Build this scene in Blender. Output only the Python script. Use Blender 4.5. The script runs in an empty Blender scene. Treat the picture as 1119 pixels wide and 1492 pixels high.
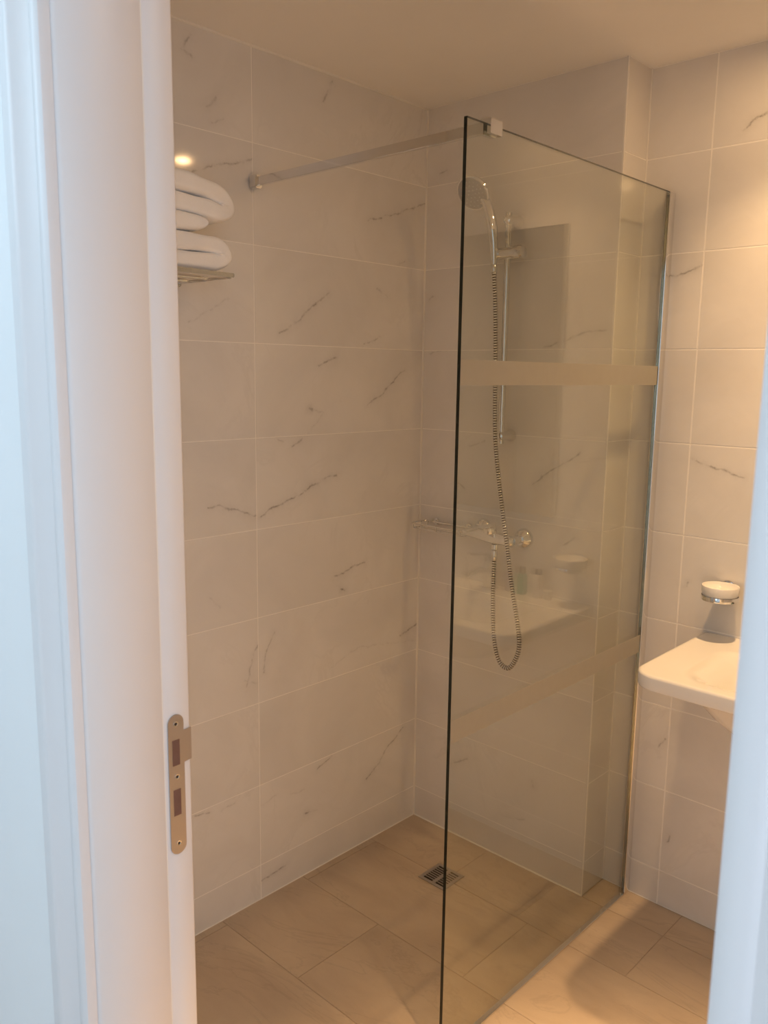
import bpy, bmesh, math, random
from mathutils import Vector, Matrix

scene = bpy.context.scene
COL = scene.collection
random.seed(7)

# ------------------------------------------------------------------ camera
CAM = Vector((1.7936, -2.0727, 1.5341))
YAW, PITCH, ROLL, FPX = -0.75701, -0.164354, 0.0135323, 1217.17
fwd = Vector((math.sin(YAW) * math.cos(PITCH), math.cos(YAW) * math.cos(PITCH), math.sin(PITCH)))
right0 = Vector((math.cos(YAW), -math.sin(YAW), 0))
up0 = right0.cross(fwd)
rt = math.cos(ROLL) * right0 + math.sin(ROLL) * up0
up = -math.sin(ROLL) * right0 + math.cos(ROLL) * up0
cam_data = bpy.data.cameras.new('camera')
cam = bpy.data.objects.new('camera', cam_data)
COL.objects.link(cam)
m = Matrix((rt, up, -fwd)).transposed().to_4x4()
m.translation = CAM
cam.matrix_world = m
cam_data.sensor_fit = 'VERTICAL'
cam_data.sensor_height = 36.0
cam_data.lens = FPX * 36.0 / 1492.0
cam_data.clip_start = 0.02
cam_data.dof.use_dof = True
cam_data.dof.focus_distance = 2.3
cam_data.dof.aperture_fstop = 11.7
scene.camera = cam

# ------------------------------------------------------------------ world and lights
world = bpy.data.worlds.new('world')
scene.world = world
world.use_nodes = True
world.node_tree.nodes['Background'].inputs[0].default_value = (0.62, 0.8, 1.0, 1)
world.node_tree.nodes['Background'].inputs[1].default_value = 0.4

WARM = (1.0, 0.605, 0.28)
# position, then the hot centre and the wide spill of each reflector lamp: (power, cone in degrees)
LAMPS = [((1.115, -0.150), ((46.0, 54), (29.0, 100))), ((1.54, -1.08), ((400.0, 56), (16.0, 120)))]  # second lamp's strong narrow beam is set to bounce warm fill off unseen floor
LAMP_BLEND = 1.0
DAY = (0.60, 0.84, 1.0)
DAY_POWER = 11.5
FILL_SIDE_POWER = 18.5

def area_light(name, loc, rot, sx, sy, power, color):
    d = bpy.data.lights.new(name, 'AREA')
    d.shape = 'RECTANGLE'
    d.size, d.size_y, d.energy, d.color = sx, sy, power, color
    o = bpy.data.objects.new(name, d)
    o.location, o.rotation_euler = loc, rot
    COL.objects.link(o)
    return o
area_light('daylight', (0.7, -4.06, 1.75), (math.radians(90), 0, 0), 1.6, 1.3, DAY_POWER, DAY)
area_light('fill_light_side', (3.14, -2.62, 1.5), (math.radians(90), 0, math.radians(90)), 0.8, 1.7, FILL_SIDE_POWER, (0.74, 0.86, 1.0))  # added fill with no known source, brightens the left jamb and the towels
area_light('fill_light_left', (0.06, -2.35, 2.08), (math.radians(90), 0, math.radians(-90)), 0.7, 0.5, 5.0, DAY)  # added fill, brightens the left casing moulding and the upper hall wall

vs = scene.view_settings
scene.display_settings.display_device = 'sRGB'
vs.view_transform = 'Standard'
vs.look = 'None'
vs.exposure = 0.0
vs.gamma = 1.0
vs.use_curve_mapping = False
scene.cycles.max_bounces = 14
scene.cycles.diffuse_bounces = 8
scene.cycles.glossy_bounces = 6
scene.cycles.transparent_max_bounces = 16
scene.cycles.caustics_reflective = False
scene.cycles.caustics_refractive = False
scene.cycles.sample_clamp_indirect = 4.0
scene.cycles.use_denoising = True

# ------------------------------------------------------------------ node helpers
class NT:
    def __init__(self, name):
        self.mat = bpy.data.materials.new(name)
        self.mat.use_nodes = True
        self.t = self.mat.node_tree
        self.t.nodes.clear()
        self.out = self.t.nodes.new('ShaderNodeOutputMaterial')
    def n(self, typ, **kw):
        nd = self.t.nodes.new(typ)
        for k, v in kw.items():
            setattr(nd, k, v)
        return nd
    def l(self, a, b):
        self.t.links.new(a, b)
    def math(self, op, a, b=None, c=None, clamp=False):
        nd = self.n('ShaderNodeMath', operation=op)
        nd.use_clamp = clamp
        for i, v in enumerate((a, b, c)):
            if v is None: continue
            if isinstance(v, (int, float)): nd.inputs[i].default_value = v
            else: self.l(v, nd.inputs[i])
        return nd.outputs[0]
    def ramp(self, fac, stops):
        nd = self.n('ShaderNodeValToRGB')
        e = nd.color_ramp.elements
        while len(e) < len(stops): e.new(0.5)
        for el, (p, c) in zip(e, stops):
            el.position = p
            el.color = (*c, 1) if len(c) == 3 else c
        self.l(fac, nd.inputs[0])
        return nd.outputs[0]
    def mix(self, fac, a, b, typ='MIX'):
        nd = self.n('ShaderNodeMix', data_type='RGBA', blend_type=typ)
        for i, v in ((0, fac), (6, a), (7, b)):
            if isinstance(v, (int, float)): nd.inputs[i].default_value = v
            elif isinstance(v, tuple): nd.inputs[i].default_value = (*v, 1)
            else: self.l(v, nd.inputs[i])
        return nd.outputs[2]
    def noise(self, vec, scale, detail=4, rough=0.55, dist=0.0):
        nd = self.n('ShaderNodeTexNoise')
        nd.inputs['Scale'].default_value = scale
        nd.inputs['Detail'].default_value = detail
        nd.inputs['Roughness'].default_value = rough
        nd.inputs['Distortion'].default_value = dist
        if vec is not None: self.l(vec, nd.inputs['Vector'])
        return nd
    def bsdf(self, color, rough=0.5, metal=0.0, **kw):
        b = self.n('ShaderNodeBsdfPrincipled')
        for key, v in (('Base Color', color), ('Roughness', rough), ('Metallic', metal), *kw.items()):
            s = b.inputs[key]
            if isinstance(v, tuple): s.default_value = (*v, 1) if len(v) == 3 else v
            elif isinstance(v, (int, float)): s.default_value = v
            else: self.l(v, s)
        return b
    def bump(self, height, strength, dist=0.001):
        nd = self.n('ShaderNodeBump')
        nd.inputs['Strength'].default_value = strength
        nd.inputs['Distance'].default_value = dist
        self.l(height, nd.inputs['Height'])
        return nd.outputs[0]
    def done(self, shader):
        self.l(shader.outputs[0] if hasattr(shader, 'outputs') else shader, self.out.inputs[0])
        return self.mat

def simple(name, color, rough=0.5, metal=0.0, var=0.04, scale=6.0, bump=0.0, bscale=200.0, **kw):
    """plain surface with a little procedural tone variation (and optional fine relief)"""
    t = NT(name)
    co = t.n('ShaderNodeTexCoord').outputs['Object']
    nz = t.noise(co, scale, 3)
    c = t.mix(nz.outputs[0], tuple(x * (1 - var) for x in color), tuple(min(1, x * (1 + var)) for x in color))
    b = t.bsdf(c, rough, metal, **kw)
    if bump:
        nb = t.noise(co, bscale, 3)
        t.l(t.bump(nb.outputs[0], bump), b.inputs['Normal'])
    return t.done(b)

# one printed vein stroke of the tile glaze: a soft, broken line between two points of the tile
def vein_group():
    g = bpy.data.node_groups.new('vein_stroke', 'ShaderNodeTree')
    for nm, tp in (('P', 'NodeSocketVector'), ('A', 'NodeSocketVector'), ('B', 'NodeSocketVector'), ('Width', 'NodeSocketFloat'), ('Strength', 'NodeSocketFloat')):
        g.interface.new_socket(nm, in_out='INPUT', socket_type=tp)
    g.interface.new_socket('Mask', in_out='OUTPUT', socket_type='NodeSocketFloat')
    gi, go = g.nodes.new('NodeGroupInput'), g.nodes.new('NodeGroupOutput')
    L = g.links.new
    def vm(op, a, b=None):
        nd = g.nodes.new('ShaderNodeVectorMath'); nd.operation = op
        L(a, nd.inputs[0])
        if b is not None: L(b, nd.inputs[1])
        return nd
    def mt(op, a, b=None, clamp=False):
        nd = g.nodes.new('ShaderNodeMath'); nd.operation = op; nd.use_clamp = clamp
        for i, v in enumerate((a, b)):
            if v is None: continue
            if isinstance(v, (int, float)): nd.inputs[i].default_value = v
            else: L(v, nd.inputs[i])
        return nd.outputs[0]
    pa = vm('SUBTRACT', gi.outputs['P'], gi.outputs['A']).outputs[0]
    ba = vm('SUBTRACT', gi.outputs['B'], gi.outputs['A']).outputs[0]
    h = mt('DIVIDE', vm('DOT_PRODUCT', pa, ba).outputs['Value'], mt('MAXIMUM', vm('DOT_PRODUCT', ba, ba).outputs['Value'], 1e-7), True)
    sc = g.nodes.new('ShaderNodeVectorMath'); sc.operation = 'SCALE'
    L(ba, sc.inputs[0]); L(h, sc.inputs['Scale'])
    d = vm('LENGTH', vm('SUBTRACT', pa, sc.outputs[0]).outputs[0]).outputs['Value']
    q = mt('DIVIDE', d, gi.outputs['Width'])
    core = mt('POWER', mt('SUBTRACT', 1.0, q, True), 2.0)
    halo = mt('MULTIPLY', mt('POWER', mt('SUBTRACT', 1.0, mt('MULTIPLY', q, 0.14), True), 3.0), 0.22)
    L(mt('MULTIPLY', mt('ADD', core, halo), gi.outputs['Strength']), go.inputs['Mask'])
    return g
VEIN = vein_group()

def marble(name, strokes, seed):
    """white marble-look glaze; strokes = [(A, B, width, strength)] in tile coordinates"""
    t = NT(name)
    co = t.n('ShaderNodeTexCoord').outputs['Object']
    mp = t.n('ShaderNodeMapping')
    mp.inputs['Location'].default_value = (seed * 3.17, seed * 1.91, seed * 2.3)
    t.l(co, mp.inputs[0])
    nd = t.noise(mp.outputs[0], 26, 4, 0.6)
    off = t.n('ShaderNodeVectorMath', operation='SUBTRACT')
    t.l(nd.outputs['Color'], off.inputs[0]); off.inputs[1].default_value = (.5, .5, .5)
    scl = t.n('ShaderNodeVectorMath', operation='SCALE')
    t.l(off.outputs[0], scl.inputs[0]); scl.inputs['Scale'].default_value = 0.022
    add = t.n('ShaderNodeVectorMath', operation='ADD')
    t.l(co, add.inputs[0]); t.l(scl.outputs[0], add.inputs[1])
    cloud = t.noise(mp.outputs[0], 3.2, 5, 0.55, 0.6)
    base = t.ramp(cloud.outputs[0], [(0.3, TILE_LO), (0.62, TILE_HI)])
    # faint thin veining everywhere
    rid = t.noise(mp.outputs[0], 2.6, 6, 0.6, 1.2)
    rv = t.math('ABSOLUTE', t.math('SUBTRACT', rid.outputs[0], 0.5))
    faint = t.math('MULTIPLY', t.math('SUBTRACT', 1.0, t.math('MULTIPLY', rv, 40.0), clamp=True),
                   t.math('MULTIPLY', t.math('SUBTRACT', cloud.outputs[0], 0.5, clamp=True), 0.45))
    mask = faint
    if strokes:
        tot = None
        for A, B, w, s in strokes:
            g = t.n('ShaderNodeGroup'); g.node_tree = VEIN
            t.l(add.outputs[0], g.inputs['P'])
            g.inputs['A'].default_value, g.inputs['B'].default_value = A, B
            g.inputs['Width'].default_value, g.inputs['Strength'].default_value = w, s
            tot = g.outputs[0] if tot is None else t.math('MAXIMUM', tot, g.outputs[0])
        br = t.noise(mp.outputs[0], 60, 3, 0.6)
        brk = t.math('MULTIPLY_ADD', br.outputs[0], 2.4, -0.55, clamp=True)
        mask = t.math('MAXIMUM', faint, t.math('MULTIPLY', tot, brk))
    mask = t.math('MINIMUM', mask, 0.93)
    col = t.mix(mask, base, (0.17, 0.155, 0.145))
    b = t.bsdf(col, 0.075, **{'Specular IOR Level': 0.45})
    wav = t.noise(mp.outputs[0], 7, 2)
    t.l(t.bump(wav.outputs[0], 0.10, 0.0012), b.inputs['Normal'])
    return t.done(b)
TILE_LO, TILE_HI = (0.735, 0.72, 0.705), (0.815, 0.80, 0.785)

def glass_material(name, tint, f0):
    """thin clear pane: straight-through transmission plus an angle-dependent mirror reflection"""
    t = NT(name)
    ge = t.n('ShaderNodeNewGeometry')
    dt = t.n('ShaderNodeVectorMath', operation='DOT_PRODUCT')
    t.l(ge.outputs['Normal'], dt.inputs[0]); t.l(ge.outputs['Incoming'], dt.inputs[1])
    c = t.math('ABSOLUTE', dt.outputs['Value'])
    f = t.math('MULTIPLY_ADD', t.math('POWER', t.math('SUBTRACT', 1.0, c, clamp=True), 5.0), 1 - f0, f0)
    tr = t.n('ShaderNodeBsdfTransparent'); tr.inputs[0].default_value = (*tint, 1)
    gl = t.n('ShaderNodeBsdfGlossy'); gl.inputs['Roughness'].default_value = 0.0
    mx = t.n('ShaderNodeMixShader')
    t.l(f, mx.inputs[0]); t.l(tr.outputs[0], mx.inputs[1]); t.l(gl.outputs[0], mx.inputs[2])
    return t.done(mx)

def frost_material(name):
    t = NT(name)
    co = t.n('ShaderNodeTexCoord').outputs['Object']
    nz = t.noise(co, 40, 3)
    c = t.mix(nz.outputs[0], (0.70, 0.685, 0.64), (0.74, 0.725, 0.68))
    d = t.n('ShaderNodeBsdfDiffuse'); t.l(c, d.inputs[0])
    tl = t.n('ShaderNodeBsdfTranslucent'); t.l(c, tl.inputs[0])
    tr = t.n('ShaderNodeBsdfTransparent'); tr.inputs[0].default_value = (0.8, 0.8, 0.78, 1)
    m1 = t.n('ShaderNodeMixShader'); m1.inputs[0].default_value = 0.6
    t.l(d.outputs[0], m1.inputs[1]); t.l(tl.outputs[0], m1.inputs[2])
    m2 = t.n('ShaderNodeMixShader'); m2.inputs[0].default_value = 0.06
    t.l(m1.outputs[0], m2.inputs[1]); t.l(tr.outputs[0], m2.inputs[2])
    return t.done(m2)

def floor_material(name):
    """beige stone-look porcelain, cloudy, with fine grain"""
    t = NT(name)
    co = t.n('ShaderNodeTexCoord').outputs['Object']
    oi = t.n('ShaderNodeObjectInfo')
    sh = t.n('ShaderNodeVectorMath', operation='MULTIPLY_ADD')
    t.l(oi.outputs['Random'], sh.inputs[0]); sh.inputs[1].default_value = (17, 9, 5); t.l(co, sh.inputs[2])
    mp = t.n('ShaderNodeMapping'); mp.inputs['Scale'].default_value = (1.0, 2.2, 1)
    t.l(sh.outputs[0], mp.inputs[0])
    a = t.noise(mp.outputs[0], 3.0, 5, 0.6, 0.5)
    g = t.noise(co, 260, 2)
    c = t.ramp(a.outputs[0], [(0.3, FLOOR_LO), (0.7, FLOOR_HI)])
    c = t.mix(t.math('MULTIPLY', g.outputs[0], 0.12), c, (0.30, 0.26, 0.22))
    st = t.noise(mp.outputs[0], 1.6, 6, 0.62, 1.6)
    v = t.math('SUBTRACT', 1.0, t.math('MULTIPLY', t.math('ABSOLUTE', t.math('SUBTRACT', st.outputs[0], 0.5)), 60.0), clamp=True)
    c = t.mix(t.math('MULTIPLY', v, 0.16), c, (0.2, 0.16, 0.13))
    b = t.bsdf(c, 0.48)
    t.l(t.bump(g.outputs[0], 0.08, 0.0006), b.inputs['Normal'])
    return t.done(b)
FLOOR_LO, FLOOR_HI = (0.47, 0.375, 0.285), (0.60, 0.495, 0.38)

def emission(name, color, strength):
    t = NT(name)
    e = t.n('ShaderNodeEmission')
    e.inputs[0].default_value = (*color, 1); e.inputs[1].default_value = strength
    return t.done(e)

M = {}
M['grout'] = simple('white_grout', (0.92, 0.90, 0.87), 0.8, var=0.05, scale=30)
M['floor_grout'] = simple('floor_grout', (0.46, 0.37, 0.285), 0.85, var=0.1, scale=40)
M['paint'] = simple('ceiling_paint', (0.90, 0.885, 0.86), 0.85, var=0.02, bump=0.05, bscale=300)
M['wall_paint'] = simple('hall_wall_paint', (0.86, 0.88, 0.90), 0.7, var=0.02, bump=0.05, bscale=250)
M['plain_tile'] = simple('plain_tile', (0.62, 0.61, 0.59), 0.3, var=0.05)
M['jamb'] = simple('lacquered_frame', (0.78, 0.765, 0.78), 0.42, var=0.02, scale=3, bump=0.04, bscale=500)
M['seal'] = simple('white_sealant', (0.86, 0.84, 0.80), 0.45, var=0.03, scale=50)
M['edge'] = simple('edge_trim', (0.76, 0.745, 0.73), 0.25, var=0.03)
M['hall_floor'] = simple('hall_floor', (0.45, 0.40, 0.34), 0.5, var=0.15)
M['floor'] = floor_material('stone_floor_tile')
M['chrome'] = simple('chrome', (0.80, 0.80, 0.80), 0.06, 1.0, var=0.01)
M['satin'] = simple('satin_steel', (0.50, 0.475, 0.465), 0.42, 1.0, var=0.03, scale=40)
M['alu'] = simple('polished_aluminium', (0.84, 0.83, 0.82), 0.07, 1.0, var=0.02)
M['steel_dark'] = simple('drain_steel', (0.50, 0.47, 0.44), 0.35, 1.0, var=0.06, scale=60)
M['hose_groove'] = simple('hose_groove', (0.09, 0.075, 0.06), 0.45, 0.6, var=0.1)
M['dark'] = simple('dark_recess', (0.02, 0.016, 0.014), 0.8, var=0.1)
M['recess'] = simple('bare_wood_recess', (0.17, 0.085, 0.06), 0.8, var=0.2, scale=90)
M['glass'] = glass_material('shower_glass', (0.95, 0.958, 0.922), 0.098)
M['glass_edge'] = simple('glass_edge', (0.008, 0.012, 0.009), 0.12, var=0.1)
M['frost'] = frost_material('frosted_band')
M['towel'] = simple('white_terry', (0.93, 0.92, 0.91), 0.95, var=0.03, scale=30, bump=0.6, bscale=420, **{'Sheen Weight': 0.3})
M['ceramic'] = simple('white_ceramic', (0.84, 0.83, 0.81), 0.10, var=0.01)
M['head_face'] = simple('shower_face', (0.44, 0.44, 0.45), 0.3, var=0.05)
M['nozzle'] = simple('nozzle_rubber', (0.55, 0.56, 0.58), 0.5)
M['mirror'] = simple('mirror_silver', (0.82, 0.84, 0.83), 0.01, 1.0, var=0.0)
M['lamp'] = emission('lamp_lens', WARM, 215.0)
M['green'] = simple('green_gel', (0.10, 0.42, 0.34), 0.2)
M['cap'] = simple('dark_cap', (0.07, 0.06, 0.06), 0.35)
M['white_plastic'] = simple('white_plastic', (0.80, 0.77, 0.74), 0.3)
M['lilac_plastic'] = simple('lilac_plastic', (0.50, 0.42, 0.45), 0.3)

# ------------------------------------------------------------------ mesh helpers
def link(name, me, mat=None, parent=None, loc=None):
    o = bpy.data.objects.new(name, me)
    COL.objects.link(o)
    if mat is not None:
        for mm in (mat if isinstance(mat, (list, tuple)) else [mat]): me.materials.append(mm)
    if parent is not None: o.parent = parent
    if loc is not None: o.location = loc
    return o
def finish(name, bm, mat=None, parent=None, loc=None, smooth=False, angle=35):
    me = bpy.data.meshes.new(name)
    bmesh.ops.recalc_face_normals(bm, faces=bm.faces)
    bm.to_mesh(me); bm.free()
    if smooth:
        me.shade_smooth()
        try: me.set_sharp_from_angle(angle=math.radians(angle))
        except Exception: pass
    return link(name, me, mat, parent, loc)
def thing(name, label, cat, loc=(0, 0, 0), group=None):
    o = bpy.data.objects.new(name, None)
    o.empty_display_size = 0.05
    COL.objects.link(o)
    o.location = loc
    o['label'], o['category'] = label, cat
    if group: o['group'] = group
    return o
def tag(o, label, cat, group=None):
    o['label'], o['category'] = label, cat
    if group: o['group'] = group
    return o
def struct(o):
    o['kind'] = 'structure'
    return o
def box(bm, lo, hi, bev=0.0, seg=2):
    lo, hi = Vector(lo), Vector(hi)
    r = bmesh.ops.create_cube(bm, size=1.0, matrix=Matrix.Translation((lo + hi) / 2) @ Matrix.Diagonal((*(hi - lo), 1)))
    vs_ = r['verts']
    if bev:
        es = list({e for v in vs_ for e in v.link_edges})
        bmesh.ops.bevel(bm, geom=es, offset=bev, segments=seg, affect='EDGES', clamp_overlap=True)
    return bm
def boxes(*specs, bev=0.0, seg=2):
    bm = bmesh.new()
    for lo, hi in specs: box(bm, lo, hi, bev, seg)
    return bm
def frames(pts):
    """parallel-transport frames along a polyline"""
    pts = [Vector(p) for p in pts]
    out, n = [], None
    for i, p in enumerate(pts):
        t = (pts[min(i + 1, len(pts) - 1)] - pts[max(i - 1, 0)]).normalized()
        if n is None:
            n = t.cross(Vector((0, 0, 1)) if abs(t.z) < 0.9 else Vector((1, 0, 0))).normalized()
        n = (n - t * n.dot(t)).normalized()
        out.append((p, n, t.cross(n)))
    return out
def tube(bm, pts, r, seg=12, caps=True):
    rs = r if isinstance(r, (list, tuple)) else [r] * len(pts)
    rings = []
    for (p, a, b), rr in zip(frames(pts), rs):
        ra, rb = rr if isinstance(rr, tuple) else (rr, rr)
        rings.append([bm.verts.new(p + a * (ra * math.cos(2 * math.pi * k / seg)) + b * (rb * math.sin(2 * math.pi * k / seg))) for k in range(seg)])
    for r0, r1 in zip(rings, rings[1:]):
        for k in range(seg):
            bm.faces.new((r0[k], r0[(k + 1) % seg], r1[(k + 1) % seg], r1[k]))
    if caps:
        bm.faces.new(rings[0]); bm.faces.new(rings[-1])
    return bm
def lathe(bm, prof, origin, axis, seg=32):
    """prof = [(radius, height along axis)]"""
    ax = Vector(axis).normalized()
    a = ax.cross(Vector((0, 0, 1)) if abs(ax.z) < 0.9 else Vector((1, 0, 0))).normalized()
    b = ax.cross(a)
    o = Vector(origin)
    rings = []
    for r, h in prof:
        if r < 1e-6: rings.append([bm.verts.new(o + ax * h)])
        else: rings.append([bm.verts.new(o + ax * h + a * (r * math.cos(2 * math.pi * k / seg)) + b * (r * math.sin(2 * math.pi * k / seg))) for k in range(seg)])
    for r0, r1 in zip(rings, rings[1:]):
        if len(r0) == 1 and len(r1) == 1: continue
        for k in range(seg):
            k2 = (k + 1) % seg
            if len(r0) == 1: bm.faces.new((r0[0], r1[k], r1[k2]))
            elif len(r1) == 1: bm.faces.new((r0[k], r0[k2], r1[0]))
            else: bm.faces.new((r0[k], r0[k2], r1[k2], r1[k]))
    if len(rings[0]) > 1: bm.faces.new(rings[0])
    if len(rings[-1]) > 1: bm.faces.new(rings[-1])
    return bm
def spline(pts, n=8):
    """Catmull-Rom through points"""
    P = [Vector(p) for p in pts]
    P = [2 * P[0] - P[1]] + P + [2 * P[-1] - P[-2]]
    out = []
    for i in range(1, len(P) - 2):
        p0, p1, p2, p3 = P[i - 1:i + 3]
        for k in range(n):
            t = k / n
            out.append(0.5 * ((2 * p1) + (p2 - p0) * t + (2 * p0 - 5 * p1 + 4 * p2 - p3) * t * t + (3 * p1 - p0 - 3 * p2 + p3) * t ** 3))
    out.append(P[-2])
    return out
def rrect(x0, x1, y0, y1, r, n=10):
    """rounded rectangle outline; r = radius or 4 radii from (x0,y0) counter-clockwise"""
    rr = r if isinstance(r, (list, tuple)) else [r] * 4
    pts = []
    for (cx, cy, a0), q in zip(((x0, y0, 180), (x1, y0, 270), (x1, y1, 0), (x0, y1, 90)), rr):
        ox = cx + q if cx == x0 else cx - q
        oy = cy + q if cy == y0 else cy - q
        for k in range(n + 1):
            a = math.radians(a0 + 90 * k / n)
            pts.append((ox + q * math.cos(a), oy + q * math.sin(a)))
    return pts
def loops(bm, rings, cap_first=True, cap_last=True):
    vr = [[bm.verts.new(p) for p in ring] for ring in rings]
    n = len(vr[0])
    for a, b in zip(vr, vr[1:]):
        for k in range(n):
            bm.faces.new((a[k], a[(k + 1) % n], b[(k + 1) % n], b[k]))
    if cap_first: bm.faces.new(vr[0])
    if cap_last: bm.faces.new(vr[-1])
    return bm

# ------------------------------------------------------------------ the setting
H = 2.3375                     # ceiling height
XCH, YC = 0.670, 0.1248        # end of the projecting wall part, recessed wall plane
XR = 2.30                      # right wall
YF, YH = -1.464, -1.616        # door wall, bathroom and hall side
J = 0.0012                     # half joint
TT = 0.006                     # tile thickness shown above the grout bed

floor = struct(finish('floor', boxes(((-0.12, -4.2, -0.10), (3.3, 0.30, -0.0015))), M['floor_grout']))
ceiling = struct(finish('ceiling', boxes(((-0.5, -4.2, H), (3.3, 0.30, H + 0.1))), M['paint']))
wall_left = struct(finish('wall_left', boxes(((-0.12, YF, 0), (-0.0006, 0.0, H))), M['grout']))
bm = boxes(((-0.12, 0.0006, 0), (XCH - 0.0006, 0.30, H)), ((XCH - 0.0006, YC + 0.0006, 0), (XR, 0.30, H)))
wall_back = struct(finish('wall_back', bm, M['grout']))
wall_right = struct(finish('wall_right', boxes(((XR, YF, 0), (XR + 0.1, 0.30, H))), M['plain_tile']))
XJ, XK, ZD = 0.86, 1.632, 2.04  # door opening between the jambs, head height
FRW = 0.035
bm = boxes(((-0.12, YH, 0), (XJ - FRW, YF, H)), ((XK + FRW, YH, 0), (3.3, YF, H)), ((XJ - FRW, YH, ZD + FRW), (XK + FRW, YF, H)))
wall_front = struct(finish('wall_front', bm, M['wall_paint']))
struct(finish('wall_hall_left', boxes(((-0.12, -4.2, 0), (0.0, -2.80, H)), ((-0.12, -1.90, 0), (0.0, YH, H)), ((-0.12, -2.80, 0), (0.0, -1.90, 1.7)), ((-0.12, -2.80, 2.3), (0.0, -1.90, H))), M['wall_paint']))
struct(finish('added_window_left', boxes(((-0.08, -2.80, 1.7), (-0.02, -2.75, 2.3)), ((-0.08, -1.95, 1.7), (-0.02, -1.90, 2.3)), ((-0.08, -2.75, 1.7), (-0.02, -1.95, 1.75)), ((-0.08, -2.75, 2.25), (-0.02, -1.95, 2.3))), M['jamb']))  # unseen frame made up to go with the left fill light
struct(finish('wall_hall_right', boxes(((3.2, -4.2, 0), (3.3, -3.07, H)), ((3.2, -2.17, 0), (3.3, YH, H)), ((3.2, -3.07, 0), (3.3, -2.17, 0.55)), ((3.2, -3.07, 2.33), (3.3, -2.17, H))), M['wall_paint']))
struct(finish('added_window_right', boxes(((3.21, -3.07, 0.55), (3.27, -3.01, 2.33)), ((3.21, -2.23, 0.55), (3.27, -2.17, 2.33)), ((3.21, -3.01, 0.55), (3.27, -2.23, 0.61)), ((3.21, -3.01, 2.27), (3.27, -2.23, 2.33))), M['jamb']))  # unseen frame made up to go with the side fill light
bm = boxes(((0.0, -4.2, 0), (3.2, -4.1, 0.9)), ((0.0, -4.2, 2.3), (3.2, -4.1, H)), ((0.0, -4.2, 0.9), (0.1, -4.1, 2.3)), ((1.8, -4.2, 0.9), (3.2, -4.1, 2.3)))
struct(finish('wall_hall_back', bm, M['wall_paint']))
bm = boxes(((0.1, -4.17, 0.9), (0.16, -4.11, 2.3)), ((1.74, -4.17, 0.9), (1.8, -4.11, 2.3)), ((0.92, -4.17, 0.96), (0.98, -4.11, 2.24)), ((0.16, -4.17, 0.9), (1.74, -4.11, 0.96)), ((0.16, -4.17, 2.24), (1.74, -4.11, 2.3)))
struct(finish('window_1', bm, M['jamb']))

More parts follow.
